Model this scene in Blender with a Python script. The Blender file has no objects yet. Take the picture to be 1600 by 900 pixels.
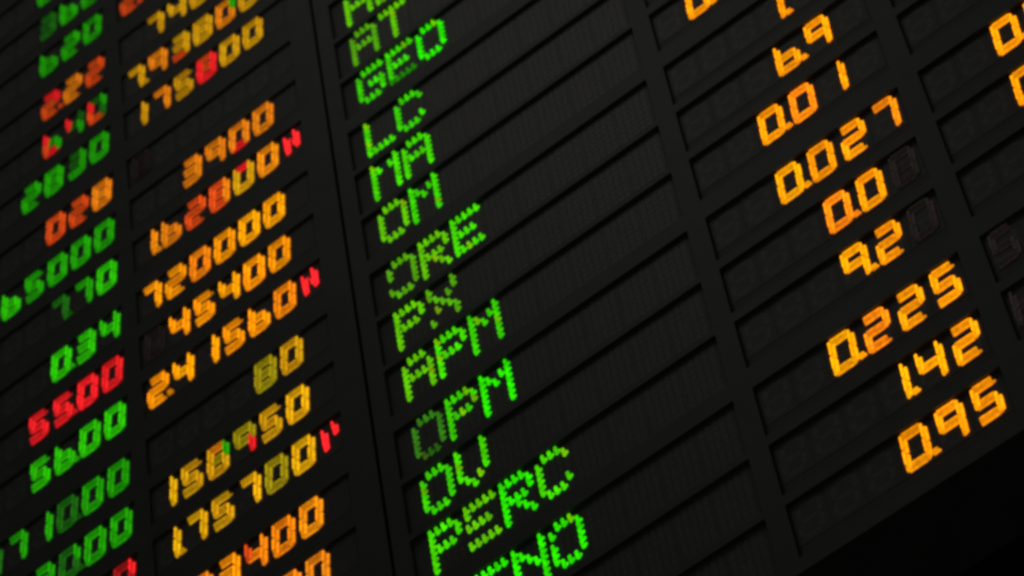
import bpy, bmesh, math, random
from mathutils import Matrix, Vector

random.seed(11)
sc = bpy.context.scene
COL = sc.collection

# ------------------------------------------------------------------ frame of reference
# board units: u to the right, v downwards, w into the board; one unit (a row pitch) = 0.1 m.
U = 0.1
Z0 = 6.0                                  # height of the v = 0 row above the trading floor
R = ((0.78235911, 0.12450773, 0.61025572),
     (-0.54398923, 0.61374254, 0.57218512),
     (-0.30329843, -0.77962678, 0.54789794))
T = (-3.6782, -3.0278, 51.4432)
FPX = 5552.2351                           # focal length in pixels of a 1600 px wide frame
CAMP = tuple(-sum(R[k][i] * T[k] for k in range(3)) for i in range(3))

def W(u, v, w=0.0):
    return Vector((u * U, w * U, Z0 - v * U))

def project(u, v, w=0.0):
    p = [R[k][0] * u + R[k][1] * v + R[k][2] * w + T[k] for k in range(3)]
    return 800 + FPX * p[0] / p[2], 450 + FPX * p[1] / p[2]

# ------------------------------------------------------------------ camera
cam_data = bpy.data.cameras.new('camera')
cam = bpy.data.objects.new('camera', cam_data)
COL.objects.link(cam)
sc.camera = cam
cam_data.sensor_width = 36.0
cam_data.lens = FPX * 36.0 / 1600.0
cam_data.clip_start = 0.1
cam_data.clip_end = 100.0
ax = Vector((R[0][0], R[0][2], -R[0][1]))
ay = -Vector((R[1][0], R[1][2], -R[1][1]))
az = -Vector((R[2][0], R[2][2], -R[2][1]))
m = Matrix((ax, ay, az)).transposed().to_4x4()
m.translation = W(*CAMP)
cam.matrix_world = m
cam_data.dof.use_dof = True
cam_data.dof.focus_distance = 3.9
cam_data.dof.aperture_fstop = 8.5

# ------------------------------------------------------------------ light of the dark hall
world = bpy.data.worlds.new('World')
sc.world = world
world.use_nodes = True
bg = world.node_tree.nodes['Background']
bg.inputs['Color'].default_value = (0.95, 0.97, 0.92, 1)
bg.inputs['Strength'].default_value = 0.040

def area(name, loc, target, size, power, color):
    d = bpy.data.lights.new(name, 'AREA')
    d.shape = 'RECTANGLE'
    d.size, d.size_y = size
    d.energy = power
    d.color = color
    o = bpy.data.objects.new(name, d)
    COL.objects.link(o)
    o.location = loc
    o.rotation_euler = (Vector(target) - Vector(loc)).to_track_quat('-Z', 'Y').to_euler()
    return o
# one bank of ceiling light high above and in front of the board
area('ceiling_light_bank', (-0.02, -1.55, Z0 + 1.75), (0.35, 0.0, Z0 - 0.1), (1.3, 1.0), 2.3, (1.0, 0.98, 0.86))

sc.view_settings.view_transform = 'Standard'
sc.view_settings.look = 'None'
sc.view_settings.exposure = 0.0
sc.view_settings.gamma = 1.0
sc.view_settings.use_curve_mapping = False
sc.cycles.filter_width = 3.0
sc.cycles.max_bounces = 6

# ------------------------------------------------------------------ materials
def new_mat(name):
    mt = bpy.data.materials.new(name)
    mt.use_nodes = True
    return mt, mt.node_tree.nodes, mt.node_tree.links

def surface(name, color, rough, var=0.25, scale=40.0, bump=0.1, bump_scale=900.0, spec=0.3):
    mt, N, L = new_mat(name)
    b = N['Principled BSDF']
    b.inputs['Roughness'].default_value = rough
    b.inputs['Specular IOR Level'].default_value = spec
    tc = N.new('ShaderNodeTexCoord')
    n1 = N.new('ShaderNodeTexNoise'); n1.inputs['Scale'].default_value = scale; n1.inputs['Detail'].default_value = 6
    mr = N.new('ShaderNodeMapRange')
    mr.inputs['From Min'].default_value = 0.3; mr.inputs['From Max'].default_value = 0.7
    mr.inputs['To Min'].default_value = 1 - var; mr.inputs['To Max'].default_value = 1 + var
    mx = N.new('ShaderNodeVectorMath'); mx.operation = 'SCALE'
    mx.inputs[0].default_value = color
    L.new(tc.outputs['Object'], n1.inputs['Vector'])
    L.new(n1.outputs['Fac'], mr.inputs['Value'])
    L.new(mr.outputs['Result'], mx.inputs['Scale'])
    L.new(mx.outputs['Vector'], b.inputs['Base Color'])
    n2 = N.new('ShaderNodeTexNoise'); n2.inputs['Scale'].default_value = bump_scale; n2.inputs['Detail'].default_value = 2
    bp = N.new('ShaderNodeBump'); bp.inputs['Strength'].default_value = bump; bp.inputs['Distance'].default_value = 0.0006
    L.new(tc.outputs['Object'], n2.inputs['Vector'])
    L.new(n2.outputs['Fac'], bp.inputs['Height'])
    L.new(bp.outputs['Normal'], b.inputs['Normal'])
    return mt

M_FACE = surface('cabinet_paint', (0.038, 0.041, 0.035), 0.48, var=0.22, scale=18.0, bump=0.35)
M_BACK = surface('display_backplate', (0.054, 0.051, 0.044), 0.55, var=0.15, scale=30.0, bump=0.2)
M_MOD = surface('module_black', (0.052, 0.050, 0.043), 0.40, var=0.15, scale=60.0)
M_MODN = surface('digit_block_black', (0.052, 0.051, 0.045), 0.5, var=0.15, scale=60.0)
M_UNLIT = surface('unlit_lens', (0.070, 0.066, 0.058), 0.5, var=0.35, scale=120.0, spec=0.4)
M_UNDOT = surface('unlit_dot', (0.062, 0.058, 0.051), 0.5, var=0.5, scale=260.0, spec=0.4)
M_FIN = surface('matrix_fin', (0.051, 0.049, 0.043), 0.6, var=0.5, scale=200.0)
M_WALL = surface('hall_wall_paint', (0.040, 0.040, 0.046), 0.8, var=0.2, scale=3.0)

def led_material(name, gain):
    mt, N, L = new_mat(name)
    N.remove(N['Principled BSDF'])
    out = N['Material Output']
    oi = N.new('ShaderNodeObjectInfo')
    tc = N.new('ShaderNodeTexCoord')
    ns = N.new('ShaderNodeTexNoise'); ns.inputs['Scale'].default_value = 190.0; ns.inputs['Detail'].default_value = 1.5
    mr = N.new('ShaderNodeMapRange')
    mr.inputs['From Min'].default_value = 0.3; mr.inputs['From Max'].default_value = 0.7
    mr.inputs['To Min'].default_value = 0.74 * gain; mr.inputs['To Max'].default_value = 1.24 * gain
    ad = N.new('ShaderNodeVectorMath'); ad.operation = 'ADD'
    L.new(tc.outputs['Object'], ad.inputs[0]); L.new(oi.outputs['Location'], ad.inputs[1])
    L.new(ad.outputs['Vector'], ns.inputs['Vector'])
    L.new(ns.outputs['Fac'], mr.inputs['Value'])
    em = N.new('ShaderNodeEmission')
    L.new(oi.outputs['Color'], em.inputs['Color'])
    L.new(mr.outputs['Result'], em.inputs['Strength'])
    L.new(em.outputs['Emission'], out.inputs['Surface'])
    return mt
M_LED = led_material('led_bright', 1.2)
M_LENS_L = led_material('led_lens_left', 0.70)
M_LENS_R = led_material('led_lens_right', 0.84)

# ------------------------------------------------------------------ object helpers
def empty(name, loc):
    o = bpy.data.objects.new(name, None)
    o.empty_display_size = 0.02
    COL.objects.link(o)
    o.location = loc
    return o

def obj(name, mesh, parent=None, loc=(0, 0, 0)):
    o = bpy.data.objects.new(name, mesh)
    COL.objects.link(o)
    if parent is not None:
        o.parent = parent
    o.location = loc
    return o

def tag(o, label, cat, group=None):
    o['label'] = label
    o['category'] = cat
    if group:
        o['group'] = group

def lv(du, dv, dw=0.0):                   # local offset of a child
    return Vector((du * U, dw * U, -dv * U))

def mesh_from(name, bm, mats):
    bmesh.ops.recalc_face_normals(bm, faces=bm.faces)
    me = bpy.data.meshes.new(name)
    bm.to_mesh(me); bm.free()
    for q in mats:
        me.materials.append(q)
    return me

def add_prism(bm, pts, w0, w1, mat=0):
    """closed outline pts (u, v) between the depths w0 (front) and w1 (back)"""
    f = [bm.verts.new(lv(a, b, w0)) for a, b in pts]
    k = [bm.verts.new(lv(a, b, w1)) for a, b in pts]
    fs = [bm.faces.new(f), bm.faces.new(list(reversed(k)))]
    n = len(pts)
    for i in range(n):
        fs.append(bm.faces.new((f[i], k[i], k[(i + 1) % n], f[(i + 1) % n])))
    for q in fs:
        q.material_index = mat

def add_box(bm, u0, u1, v0, v1, w0, w1, mat=0):
    add_prism(bm, [(u0, v0), (u1, v0), (u1, v1), (u0, v1)], w0, w1, mat)

def offset_poly(pts, r):
    n = len(pts)
    area2 = sum(pts[i][0] * pts[(i + 1) % n][1] - pts[(i + 1) % n][0] * pts[i][1] for i in range(n))
    s = 1 if area2 > 0 else -1
    out = []
    for i in range(n):
        a, b, c = Vector(pts[i - 1]), Vector(pts[i]), Vector(pts[(i + 1) % n])
        d1 = (b - a).normalized(); d2 = (c - b).normalized()
        n1 = Vector((d1.y, -d1.x)) * s; n2 = Vector((d2.y, -d2.x)) * s
        cosv = n1.dot(n2)
        turn = (d1.x * d2.y - d1.y * d2.x) * s
        if turn > 0 and cosv < 0.6:       # a convex corner gets a rounded cap
            mid = (n1 + n2)
            mid = mid.normalized() if mid.length > 1e-4 else Vector((d1.x, d1.y))
            for q in (n1, (n1 + mid).normalized(), mid, (mid + n2).normalized(), n2):
                out.append(tuple(b + q * r))
        else:
            mid = (n1 + n2)
            k = r / max(0.35, 0.5 * mid.length ** 2) if mid.length > 1e-4 else r
            out.append(tuple(b + mid * 0.5 * k if mid.length > 1e-4 else b))
    return out

# ------------------------------------------------------------------ camera-shake smear of the lamps' light, put into the lens shape
# every lens outline follows the smeared light: tall arm left, short arm right, notch between
def shake_path(u, v, k=1.0, px=((-4.6, -6.0), (-0.2, 4.6), (4.8, -1.2))):
    e = 0.01
    x0, y0 = project(u, v); xu, yu = project(u + e, v); xv, yv = project(u, v + e)
    a, b, c, d = (xu - x0) / e, (xv - x0) / e, (yu - y0) / e, (yv - y0) / e
    det = a * d - b * c
    return [((d * x - b * y) / det * k, (-c * x + a * y) / det * k) for x, y in px], 1.9 * k / 60.0 * 0.75

def add2(a, b): return (a[0] + b[0], a[1] + b[1])
def lerp2(a, b, t): return (a[0] + (b[0] - a[0]) * t, a[1] + (b[1] - a[1]) * t)

def bar_outline(S0, S1, P, r, vertical):
    P1, P2, P3 = P
    if vertical:      # S0 top, S1 bottom
        pts = [add2(S0, P1), add2(S0, lerp2(P2, add2(P1, P3), 0.30)), add2(S0, P3), add2(S1, P3), add2(S1, P2), add2(S1, P1)]
    else:             # S0 left, S1 right
        notch = add2(S1, lerp2(P2, lerp2(P1, P3, 0.5), 0.55))
        pts = [add2(S0, P1), add2(S1, P1), notch, add2(S1, P3), add2(S1, P2), add2(S0, P2)]
    return offset_poly(pts, r)

SEGS = {'0': 'abcdef', '1': 'bc', '2': 'abged', '3': 'abgcd', '4': 'fgbc', '5': 'afgcd', '6': 'fgcde',
        '7': 'abc', '8': 'abcdefg', '9': 'abcfg', ' ': ''}

class Font:
    """meshes of one kind of numeric block: pitch-wide black block with eight unlit lenses, and the lit ones"""
    def __init__(self, lens, u, v, w, h, slant, pitch, k=1.0):
        self.P, self.r = shake_path(u, v, k)
        self.w, self.h = w, h
        s = lambda x, y: (x - slant * y, y)
        hw, hh = w / 2, h / 2
        g = 0.028
        self.ends = {
            'a': (s(-hw + g, -hh), s(hw - g, -hh), 0), 'g': (s(-hw + g, 0), s(hw - g, 0), 0), 'd': (s(-hw + g, hh), s(hw - g, hh), 0),
            'f': (s(-hw, -hh + g), s(-hw, -g), 1), 'b': (s(hw, -hh + g), s(hw, -g), 1),
            'e': (s(-hw, g), s(-hw, hh - g), 1), 'c': (s(hw, g), s(hw, hh - g), 1)}
        depth = {'a': .004, 'g': .003, 'd': .002, 'f': -.002, 'b': -.003, 'e': -.005, 'c': -.006, 'p': -.008}
        self.mesh = {}
        for c, (a, b, vert) in self.ends.items():
            bm = bmesh.new()
            add_prism(bm, bar_outline(a, b, self.P, self.r, vert), depth[c], 0.0118, 1)
            for t in ((0, 2) if vert else (0, 1)):      # two bright lines added for the doubling of the smeared light
                p0, p1 = Vector(add2(a, self.P[t])), Vector(add2(b, self.P[t]))
                d = (p1 - p0).normalized() ; n = Vector((-d.y, d.x)) * self.r * .8
                e = d * self.r * .5
                add_prism(bm, [tuple(x) for x in (p0 - e, p0 + n, p1 + n, p1 + e, p1 - n, p0 - n)], depth[c] - .0007 - .0002 * t, depth[c] + .002, 0)
            self.mesh[c] = mesh_from('segment_' + c, bm, [M_LED, lens])
        q = s(hw + 0.105, hh - 0.005)
        bm = bmesh.new()
        add_prism(bm, bar_outline(add2(q, (-.03, 0)), add2(q, (.015, 0)), [(x * .55, y * .55) for x, y in self.P], self.r * .8, 0), depth['p'], 0.0118)
        self.mesh['p'] = mesh_from('decimal_point', bm, [M_LED])
        bm = bmesh.new()
        add_box(bm, -pitch / 2 + .004, pitch / 2 - .004, -hh - .085, hh + .085, 0.0125, 0.03, 0)
        for c, (a, b, vert) in self.ends.items():
            t = 0.036
            a, b = Vector(a), Vector(b)
            d = (b - a).normalized(); n = Vector((-d.y, d.x))
            o = [a - d * .012, a + d * .025 + n * t, b - d * .025 + n * t, b + d * .012, b - d * .025 - n * t, a + d * .025 - n * t]
            add_prism(bm, [tuple(x) for x in o], 0.0118, 0.0124, 1)
        self.block = mesh_from('digit_block', bm, [M_MODN, M_UNLIT])

FONT_L = Font(M_LENS_L, -1.0, 4.0, 0.258, 0.455, 0.085, 0.4493, 0.74)
FONT_R = Font(M_LENS_R, 8.0, 10.0, 0.262, 0.47, 0.065, 0.4622, 0.76)

# dot matrix block, 5 x 7
DPU, DPV, CP = 0.0965, 0.104, 0.535
PC, RC = shake_path(2.6, 6.0, 0.82, ((-3.3, -4.9), (-0.1, 3.2), (3.3, -1.6)))
RC = 0.0235
bm = bmesh.new()
add_prism(bm, offset_poly([PC[0], lerp2(PC[1], lerp2(PC[0], PC[2], .5), .5), PC[2], PC[1]], RC), -0.004, 0.0105)
DOT = mesh_from('lit_dot', bm, [M_LED])
bm = bmesh.new()
add_box(bm, -CP / 2 + .003, CP / 2 - .003, -.425, .425, 0.0125, 0.03, 0)
for i in range(5):
    for j in range(7):
        cu, cv = (i - 2) * DPU, (j - 3) * DPV
        add_prism(bm, [(cu + .034 * math.cos(t * math.pi / 4), cv + .034 * math.sin(t * math.pi / 4)) for t in range(8)], 0.0112, 0.0124, 1)
for i in range(6):                        # fins between the dot columns
    cu = (i - 2.5) * DPU
    add_box(bm, cu - .007, cu + .007, -.40, .40, 0.0116, 0.0124, 2)
CHARBLOCK = mesh_from('character_block', bm, [M_MOD, M_UNDOT, M_FIN])

F57 = {
 'A': '01110 10001 10001 11111 10001 10001 10001', 'B': '11110 10001 10001 11110 10001 10001 11110',
 'C': '01110 10001 10000 10000 10000 10001 01110', 'E': '11111 10000 10000 11110 10000 10000 11111',
 'G': '01111 10000 10000 10111 10001 10001 01110', 'L': '10000 10000 10000 10000 10000 10000 11111',
 'M': '10001 11011 10101 10001 10001 10001 10001', 'N': '10001 11001 10101 10011 10001 10001 10001',
 'O': '01110 10001 10001 10001 10001 10001 01110', 'P': '11110 10001 10001 11110 10000 10000 10000',
 'R': '11110 10001 10001 11110 10100 10010 10001', 'T': '11111 00100 00100 00100 00100 00100 00100',
 'V': '10001 10001 10001 10001 10001 01010 00100', 'X': '10001 10001 01010 00100 01010 10001 10001'}

# ------------------------------------------------------------------ colours of the lamps (linear)
def lin(r, g, b):
    f = lambda c: ((c / 255 + .055) / 1.055) ** 2.4 if c > 10 else c / 255 / 12.92
    return (f(r), f(g), f(b))
INK = {'g': lin(32, 152, 8), 'G': lin(42, 185, 8), 'd': lin(26, 92, 16), 'r': lin(236, 32, 36), 'R': lin(252, 36, 40),
       'y': lin(205, 148, 14), 'Y': lin(224, 164, 12), 'o': lin(226, 124, 18), 'O': lin(236, 138, 16), 'k': lin(216, 74, 22),
       'v': lin(150, 134, 14), 'a': lin(250, 147, 8), 'A': lin(254, 160, 6), 'h': lin(247, 132, 15), 'e': lin(150, 22, 24), 'x': lin(25, 21, 19)}

def vary(c, amt=0.12, gain=1.0):
    k = gain * (1 + random.uniform(-amt, amt))
    return (c[0] * k, c[1] * k * (1 + random.uniform(-amt, amt) * .7), c[2] * k, 1)

# ------------------------------------------------------------------ rows and columns of the board
def vrow(r):
    k = r // 3
    return k * 3.1871 + (r - 3 * k)
COLS = {   # u0, u1, window top and bottom about the row centre, numeric cells (first centre, pitch, count), v shift
    'A': dict(u0=-5.93, u1=-2.76, t=-.315, b=.40, right=-3.0293, n=6, pitch=.456, dv=0.0),
    'B': dict(u0=-2.50, u1=0.66, t=-.315, b=.40, right=0.0, n=6, pitch=.4493, dv=0.0),
    'C': dict(u0=1.40, u1=5.95, t=-.44, b=.45),
    'D': dict(u0=6.22, u1=9.03, t=-.44, b=.40, left=7.3747 - 2 * .4622, n=6, pitch=.4622, dv=-.109),
    'E': dict(u0=9.32, u1=12.13, t=-.44, b=.40, left=9.54, n=6, pitch=.4622, dv=-.109)}

def seen(c, r):
    q = COLS[c]
    for i in range(41):
        for j in range(9):
            x, y = project(q['u0'] + .05 + (q['u1'] - q['u0'] - .1) * i / 40, vrow(r) + q['t'] + .05 + (q['b'] - q['t'] - .15) * j / 8)
            if 3 < x < 1597 and 3 < y < 897:
                return True
    return False
ROWS = {c: [r for r in range(-9, 15) if seen(c, r)] for c in COLS}

# ------------------------------------------------------------------ setting: the dark wall the board hangs on
bm = bmesh.new()
add_box(bm, -60, 70, -45, 60, 3.0, 4.0)
wall = obj('wall', mesh_from('wall', bm, [M_WALL]), None, W(0, 0, 0))
wall['kind'] = 'structure'

# ------------------------------------------------------------------ the two cabinets
def cabinet(name, u0, u1, v0, v1, cols, label, DEPTH):
    root = empty(name, W((u0 + u1) / 2, v1, 0))
    cu, cv = (u0 + u1) / 2, v1
    tag(root, label, 'display cabinet', 'cabinets of the quote board')
    holes = [(COLS[c]['u0'], COLS[c]['u1'], vrow(r) + COLS[c]['t'], vrow(r) + COLS[c]['b']) for c in cols for r in ROWS[c]]
    us = sorted({u0, u1} | {h[0] for h in holes} | {h[1] for h in holes})
    bm = bmesh.new()
    # a column strip of the face at a time, so that openings may sit at different heights
    for a, b in zip(us[:-1], us[1:]):
        hs = sorted((h[2], h[3]) for h in holes if h[0] <= a + 1e-6 and h[1] >= b - 1e-6)
        y = v0
        for (t, bt) in hs + [(v1, v1)]:
            if t > y + 1e-6:
                vs = [bm.verts.new(lv(x - cu, z - cv, DEPTH)) for x, z in ((a, y), (b, y), (b, t), (a, t))]
                bm.faces.new(vs)
            y = bt
    for (a, b, t, bt) in holes:
        ring = [(a, t), (b, t), (b, bt), (a, bt)]
        for (p, q) in zip(ring, ring[1:] + ring[:1]):
            bm.faces.new([bm.verts.new(lv(x - cu, z - cv, w)) for x, z, w in ((*p, DEPTH), (*q, DEPTH), (*q, .045), (*p, .045))])
    me = bpy.data.meshes.new('face_plate'); bm.to_mesh(me); bm.free(); me.materials.append(M_FACE)
    obj('face_plate', me, root)
    bm = bmesh.new()
    a, b, t, bt = u0 - cu, u1 - cu, v0 - cv, 0.0
    e = 0.03                               # side sheets just behind the face
    add_box(bm, a, a + e, t, bt, DEPTH + .002, 1.2)
    add_box(bm, b - e, b, t, bt, DEPTH + .002, 1.2)
    add_box(bm, a + e, b - e, t, t + e, DEPTH + .002, 1.2)
    add_box(bm, a + e, b - e, bt - e, bt, DEPTH + .002, 1.2)
    obj('casing', mesh_from('casing', bm, [M_FACE]), root)
    bm = bmesh.new()
    add_box(bm, a + e, b - e, t + e, bt - e, 1.0, 1.06)
    obj('back_panel', mesh_from('back_panel', bm, [M_FACE]), root)
    return root

cabinet('display_cabinet', -6.4, 1.085, -7.9, 15.36, 'AB', 'charcoal display cabinet left of the seam, with prices and red and amber volumes', -0.026)
cabinet('display_cabinet', 1.140, 12.5, -7.9, 15.36, 'CDE', 'charcoal display cabinet right of the seam, with green letters and amber prices', -0.037)   # the face stands this far in front of the lamps

# ------------------------------------------------------------------ what the numeric displays show
# one entry per digit: (character, ink, decimal point, {segment: ink}); right-aligned cells end at cell `end` counted from the right
def digits(text, inks, special=None):
    out = []; i = -1
    for ch in text:
        if ch == '.':
            out[-1][2] = True
        else:
            i += 1
            out.append([ch, inks[min(i, len(inks) - 1)], False, (special or {}).get(i, {})])
    return out

A = {-6: ('600', 'g', None), -5: ('360', 'dgg', None), -4: ('620', 'g', None),
     -3: ('2.22', 'kok', {0: dict(a='r', b='r')}),
     -2: ('640', 'ggd', {0: dict(f='R', g='g', c='g', d='r', e='k'), 1: dict(f='R', g='d', b='d', c='g'), 2: dict(f='r', a='d', b='g', c='d', d='k', e='k')}),
     -1: ('2830', 'gggg', {2: dict(a='d', g='d')}), 0: ('028', 'kko', None), 1: ('65000', 'Ggggg', None), 2: ('7.70', 'dgG', None),
     3: ('0.34', 'G', None), 4: ('55.00', 'rrrr', None), 5: ('56.00', 'G', None), 6: ('1710.00', 'dggdgg', {3: dict(d='d', e='d')}),
     7: ('20.00', 'gdgg', {1: dict(b='g')}), 8: ('0', 'e', {0: dict(b='r')})}
B = {-4: ('2.     ', 'k', None), -3: ('74000', 'yyyoy', None),
     -2: ('7.93800', 'yoyyoy', {2: dict(d='k'), 4: dict(b='g')}), -1: ('175800', 'yoyryy', {3: dict(g='k', a='k')}),
     0: ('', '', None), 1: ('3900', 'oooo', {2: dict(d='r')}), 2: ('1.62800', 'OokkyO', {4: dict(a='r'), 3: dict(b='o', c='o')}),
     3: ('720000', 'aahaAA', None), 4: ('45400', 'aaAaa', None), 5: ('2.41560', 'aAAaah', None), 6: ('80', 'vy', None),
     7: ('158950', 'YyyvyY', {2: dict(b='g', g='v', a='o'), 3: dict(c='r')}), 8: ('1.75700', 'YYyYvY', None),
     9: ('23400', 'hahhO', {2: dict(f='k')}), 10: ('00', 'ho', None)}
D = {5: (1, '0.'), 6: (3, '1.'), 7: (3, '6.9'), 8: (2, '0.01'), 9: (2, '0.027'), 10: (3, '0.0'), 11: (3, '9.2'), 12: (2, '0.225'), 13: (3, '1.42'), 14: (3, '0.95')}
DI = {5: 'a', 6: 'a', 7: 'aa', 8: 'aha', 9: 'Aaah', 10: 'haa', 11: 'Aa', 12: 'Ahaa', 13: 'AAa', 14: 'aaa'}
EE = {9: (2, '0.0'), 10: (2, '0.0')}
SUFFIX = {2: 'M', 5: 'M', 8: 'r'}
TEXT = {0: 'AB', 1: 'AT', 2: 'GEO', 3: 'LC', 4: 'MA', 5: 'OM', 6: 'ORE', 7: 'PX', 8: 'APM', 9: 'OPM', 10: 'OV', 11: 'PERC', 12: 'PENO'}
GI = {'y': lin(88, 180, 6), 'b': lin(38, 218, 0), 'm': lin(54, 192, 4), 'o': lin(76, 152, 14), 'd': lin(48, 112, 22), 'l': lin(64, 204, 2)}
TI = {0: 'yy', 1: 'oy', 2: 'mmb', 3: 'lm', 4: 'll', 5: 'ym', 6: 'oyl', 7: 'yo', 8: 'ylm', 9: 'dmb', 10: 'ml', 11: 'lybl', 12: 'mbbb'}

def backplate(root, c):
    q = COLS[c]
    bm = bmesh.new()
    w, t, b = (q['u1'] - q['u0']) / 2 + .03, q['t'] - .03, q['b'] + .03
    add_box(bm, -w, w, t, b, .0162, .085)
    obj('backplate', BACK.setdefault(c, mesh_from('backplate', bm, [M_BACK])) if c not in BACK else BACK[c], root)
BACK = {}

def put_digit(root, font, du, dv, entry, gain=1.0):
    blk = obj('digit_block', font.block, root, lv(du, dv))
    if entry is None:
        return
    ch, ink, dp, special = entry
    dg = random.uniform(0.9, 1.08)
    for s in SEGS[ch]:
        o = obj('segment', font.mesh[s], blk)
        vert = s in 'bcef'
        o.color = vary(INK[special.get(s, ink)], 0.10, dg * gain * (1.22 if vert else 0.86))
    if dp:
        o = obj('decimal_point', font.mesh['p'], blk)
        o.color = vary(INK[ink], 0.1, 0.5 if font is FONT_L else 0.85)

# digits that are switched off but still glow faintly: (column, row) -> cell, character
GHOST = {('B', 4): (0, '0'), ('B', 0): (0, '8'), ('D', 11): (5, '0'), ('D', 10): (5, '8'), ('E', 12): (0, '5'), ('E', 13): (0, '6'), ('B', 9): (0, '8')}

# the small red multiplier letter at the end of some volumes
def suffix_meshes():
    P, r = FONT_L.P, FONT_L.r
    k = [(x * .98, y * .98) for x, y in P]
    res = {}
    for n, (a, b, z) in {'tall': ((-.085, -.13), (-.085, .13), -.002), 'right': ((.085, -.17), (.085, .08), -.003), 'short': ((.085, -.17), (.085, -.06), -.003),
                      'slant': ((-.03, -.12), (.035, .0), .002)}.items():
        bm = bmesh.new()
        add_prism(bm, bar_outline(a, b, [(x * .55, y * .7) for x, y in k] if n == 'slant' else k, r * .9, 1), z, .0118)
        res[n] = mesh_from('segment', bm, [M_LED])
    bm = bmesh.new(); add_box(bm, -.165, .165, -.3, .3, .0125, .03)
    res['block'] = mesh_from('letter_block', bm, [M_MODN])
    return res
SM = suffix_meshes()

NAMES = {'A': 'far-left price column', 'B': 'volume column left of the seam', 'D': 'price column right of the green letters', 'E': 'far-right column'}
LABELS = {
 ('A', -6): 'green digits cut off by the top edge in the far-left column',
 ('A', -5): 'dim green price 360, far-left column, second from the top edge',
 ('A', -4): 'green price 620 directly above the red and orange 2.22',
 ('A', -3): 'red and orange price 2.22 in the far-left column',
 ('A', -2): 'price 640 in patches of red and green segments',
 ('A', -1): 'green price 2830 between the patchy 640 and the orange 028',
 ('A', 0): 'dark orange price 028 in the far-left column',
 ('A', 1): 'green price 65000 touching the left edge, under the orange 028',
 ('A', 2): 'green price 7.70 with a faint first seven, far-left column',
 ('A', 3): 'green price 0.34 directly above the all-red 55.00',
 ('A', 4): 'all-red price 55.00 in the far-left column',
 ('A', 5): 'bright green price 56.00 directly under the red 55.00',
 ('A', 6): 'green price 710.00 near the lower left corner, second reading under the red 55.00',
 ('A', 7): 'green price 20.00 cut by the bottom edge, above a dark red zero',
 ('A', 8): 'dark red zero cut off by the bottom edge, far-left column',
 ('B', -4): 'orange volume cut off by the top edge, only its first digit showing',
 ('B', -3): 'yellow volume starting 74 and running off the top edge',
 ('B', -2): 'yellow volume 7.93800 with a green segment in one zero',
 ('B', -1): 'yellow volume 175800 with one all-red eight',
 ('B', 0): 'unlit numeric display between the yellow 175800 and the orange 3900',
 ('B', 1): 'orange volume 3900 with a red segment under one zero',
 ('B', 2): 'orange volume 1.62800 followed by a small red M',
 ('B', 3): 'bright amber volume 720000 with four zeros',
 ('B', 4): 'bright amber volume 45400 between 720000 and 2.41560',
 ('B', 5): 'bright amber volume 2.41560 followed by a small red M',
 ('B', 6): 'short olive yellow volume reading just 80',
 ('B', 7): 'yellow volume 158950 with one green and one red segment',
 ('B', 8): 'yellow volume 1.75700 followed by a broken red letter',
 ('B', 9): 'orange volume ending in 3400, near the bottom edge',
 ('B', 10): 'orange zeros cut off by the bottom edge in the volume column',
 ('D', 5): 'amber zero and point cut off by the top edge',
 ('D', 6): 'amber one and point cut off by the top edge, above 6.9',
 ('D', 7): 'amber price 6.9, topmost complete reading right of the green letters',
 ('D', 8): 'amber price 0.01 between 6.9 and the four-digit 0.027',
 ('D', 9): 'four-digit amber price 0.027 with an orange seven',
 ('D', 10): 'amber price of only zeros, 0.0, with its first zero orange',
 ('D', 11): 'amber price 9.2, two digits, directly above the four-digit 0.225',
 ('D', 12): 'four-digit amber price 0.225 ending in a five',
 ('D', 13): 'amber price 1.42 between 0.225 and 0.95',
 ('D', 14): 'amber price 0.95, lowest reading above the dark corner',
 ('E', 7): 'unlit numeric display at the top edge, topmost of the far-right column',
 ('E', 9): 'amber zero and point at the right edge, upper of two',
 ('E', 10): 'amber zero at the right edge, lower of two'}
for r_ in range(-9, 15):
    LABELS.setdefault(('E', r_), {8: 'unlit far-right display above the upper amber zero at the right edge',
        11: 'unlit far-right display directly under the lower amber zero at the right edge',
        12: 'unlit far-right display with a faint five, beside the reading 0.225',
        13: 'unlit far-right display beside the reading 1.42',
        14: 'unlit far-right display at the lower right, beside the reading 0.95'}.get(r_, 'unlit display in the far-right column near the top edge'))

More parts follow.
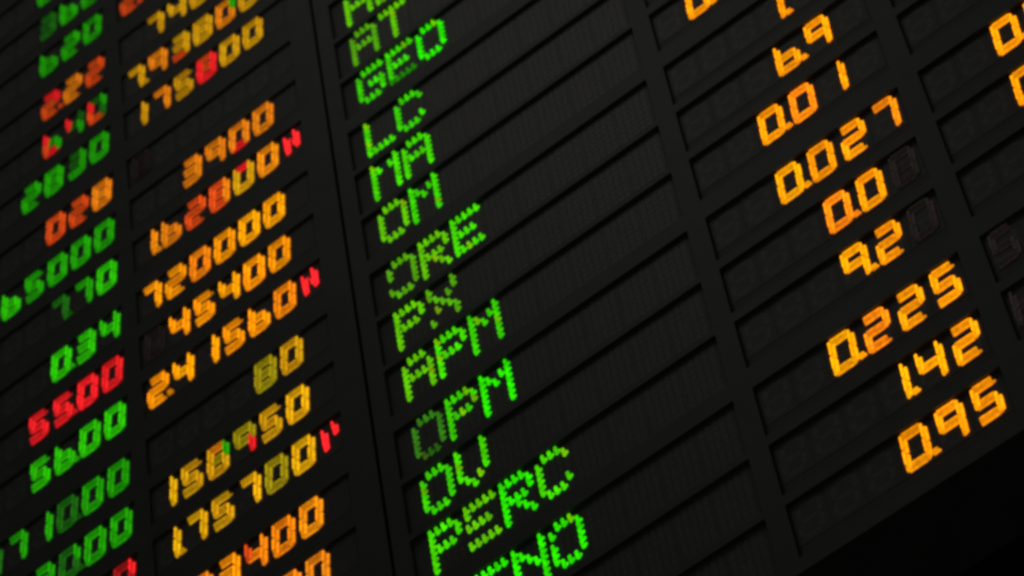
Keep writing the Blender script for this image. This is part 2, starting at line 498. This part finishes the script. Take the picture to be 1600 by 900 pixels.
for c, data in (('A', A), ('B', B), ('D', D), ('E', EE)):
    q = COLS[c]
    mid = (q['u0'] + q['u1']) / 2
    font = FONT_L if c in 'AB' else FONT_R
    for r in ROWS[c]:
        root = empty('numeric_display', W(mid, vrow(r), 0))
        backplate(root, c)
        cells = [None] * q['n']
        text = ''
        if r in data:
            if c in 'AB':
                text, inks, sp = data[r]
                e = digits(text, inks, sp)
                for i, x in enumerate(e):
                    cells[q['n'] - len(e) + i] = x
            else:
                st, text = data[r]
                inks = DI[r] if c == 'D' else 'ah'
                e = digits(text, inks)
                for i, x in enumerate(e):
                    cells[st + i] = x
        for i, x in enumerate(cells):
            cu = q['right'] - (q['n'] - 1 - i) * q['pitch'] if 'right' in q else q['left'] + i * q['pitch']
            if x is None and GHOST.get((c, r), (-1,))[0] == i:
                x = [GHOST[c, r][1], 'x', False, {}]
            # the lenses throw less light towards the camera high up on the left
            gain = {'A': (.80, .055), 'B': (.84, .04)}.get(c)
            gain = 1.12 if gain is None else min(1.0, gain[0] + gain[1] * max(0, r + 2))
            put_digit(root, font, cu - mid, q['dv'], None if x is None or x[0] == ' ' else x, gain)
        if c == 'B':
            blk = obj('letter_block', SM['block'], root, lv(.435 - mid, .02))
            for n in {'M': ('tall', 'slant', 'right'), 'r': ('tall', 'short')}.get(SUFFIX.get(r), ()):
                o = obj('segment', SM[n], blk); o.color = vary(INK['R'], .06, 1.15)
        lab = LABELS.get((c, r))
        if lab is None:
            lab = 'unlit numeric display at the edge of the ' + NAMES[c]
        tag(root, lab, 'numeric display', 'numeric displays in the ' + NAMES[c])

# ------------------------------------------------------------------ the dot matrix displays
q = COLS['C']
mid = (q['u0'] + q['u1']) / 2
# dots that have failed: (text, letter, row, column)
DEAD = {('PERC', 1, 2, 0), ('PERC', 1, 4, 0), ('PERC', 1, 5, 0), ('PENO', 3, 2, 0), ('ORE', 0, 3, 0), ('ORE', 0, 4, 0), ('PX', 1, 5, 0), ('APM', 0, 1, 4), ('MA', 0, 2, 2)}
for r in ROWS['C']:
    root = empty('dot_matrix_display', W(mid, vrow(r), 0))
    backplate(root, 'C')
    txt = TEXT.get(r, '')
    for i in range(8):
        cu = 1.69 + 2 * DPU + i * CP
        blk = obj('character_block', CHARBLOCK, root, lv(cu - mid, -.025))
        if i >= len(txt):
            continue
        ink = GI[TI[r][i]]
        for jr, bits in enumerate(F57[txt[i]].split()):
            for jc, bit in enumerate(bits):
                if bit == '1' and (txt, i, jr, jc) not in DEAD:
                    o = obj('lit_dot', DOT, blk, lv((jc - 2) * DPU, (jr - 3) * DPV))
                    k = 1.0
                    if txt == 'GEO' and i == 1 and jr == 6: k = 0.35
                    if txt == 'OPM' and i == 0 and jr == 6: k = 0.6
                    col = vary(ink, .16, k)
                    if random.random() < .05:
                        col = (col[0] + .16 * col[1], col[1] * .8, col[2], 1)
                    o.color = col
    if txt:
        shown = {'PENO': 'ENO at the bottom edge', 'AB': 'AB cut off by the top edge'}.get(txt, txt)
        lab = 'green dot-matrix display reading %s, right of the seam' % shown
    else:
        lab = 'unlit dot-matrix display, %s' % {13: 'directly below the one reading ENO', 14: 'lowest of its column, left of the 0.95 row', -1: 'above the one reading AB'}.get(r, 'near the top edge')
    tag(root, lab, 'text display', 'dot-matrix displays right of the seam')
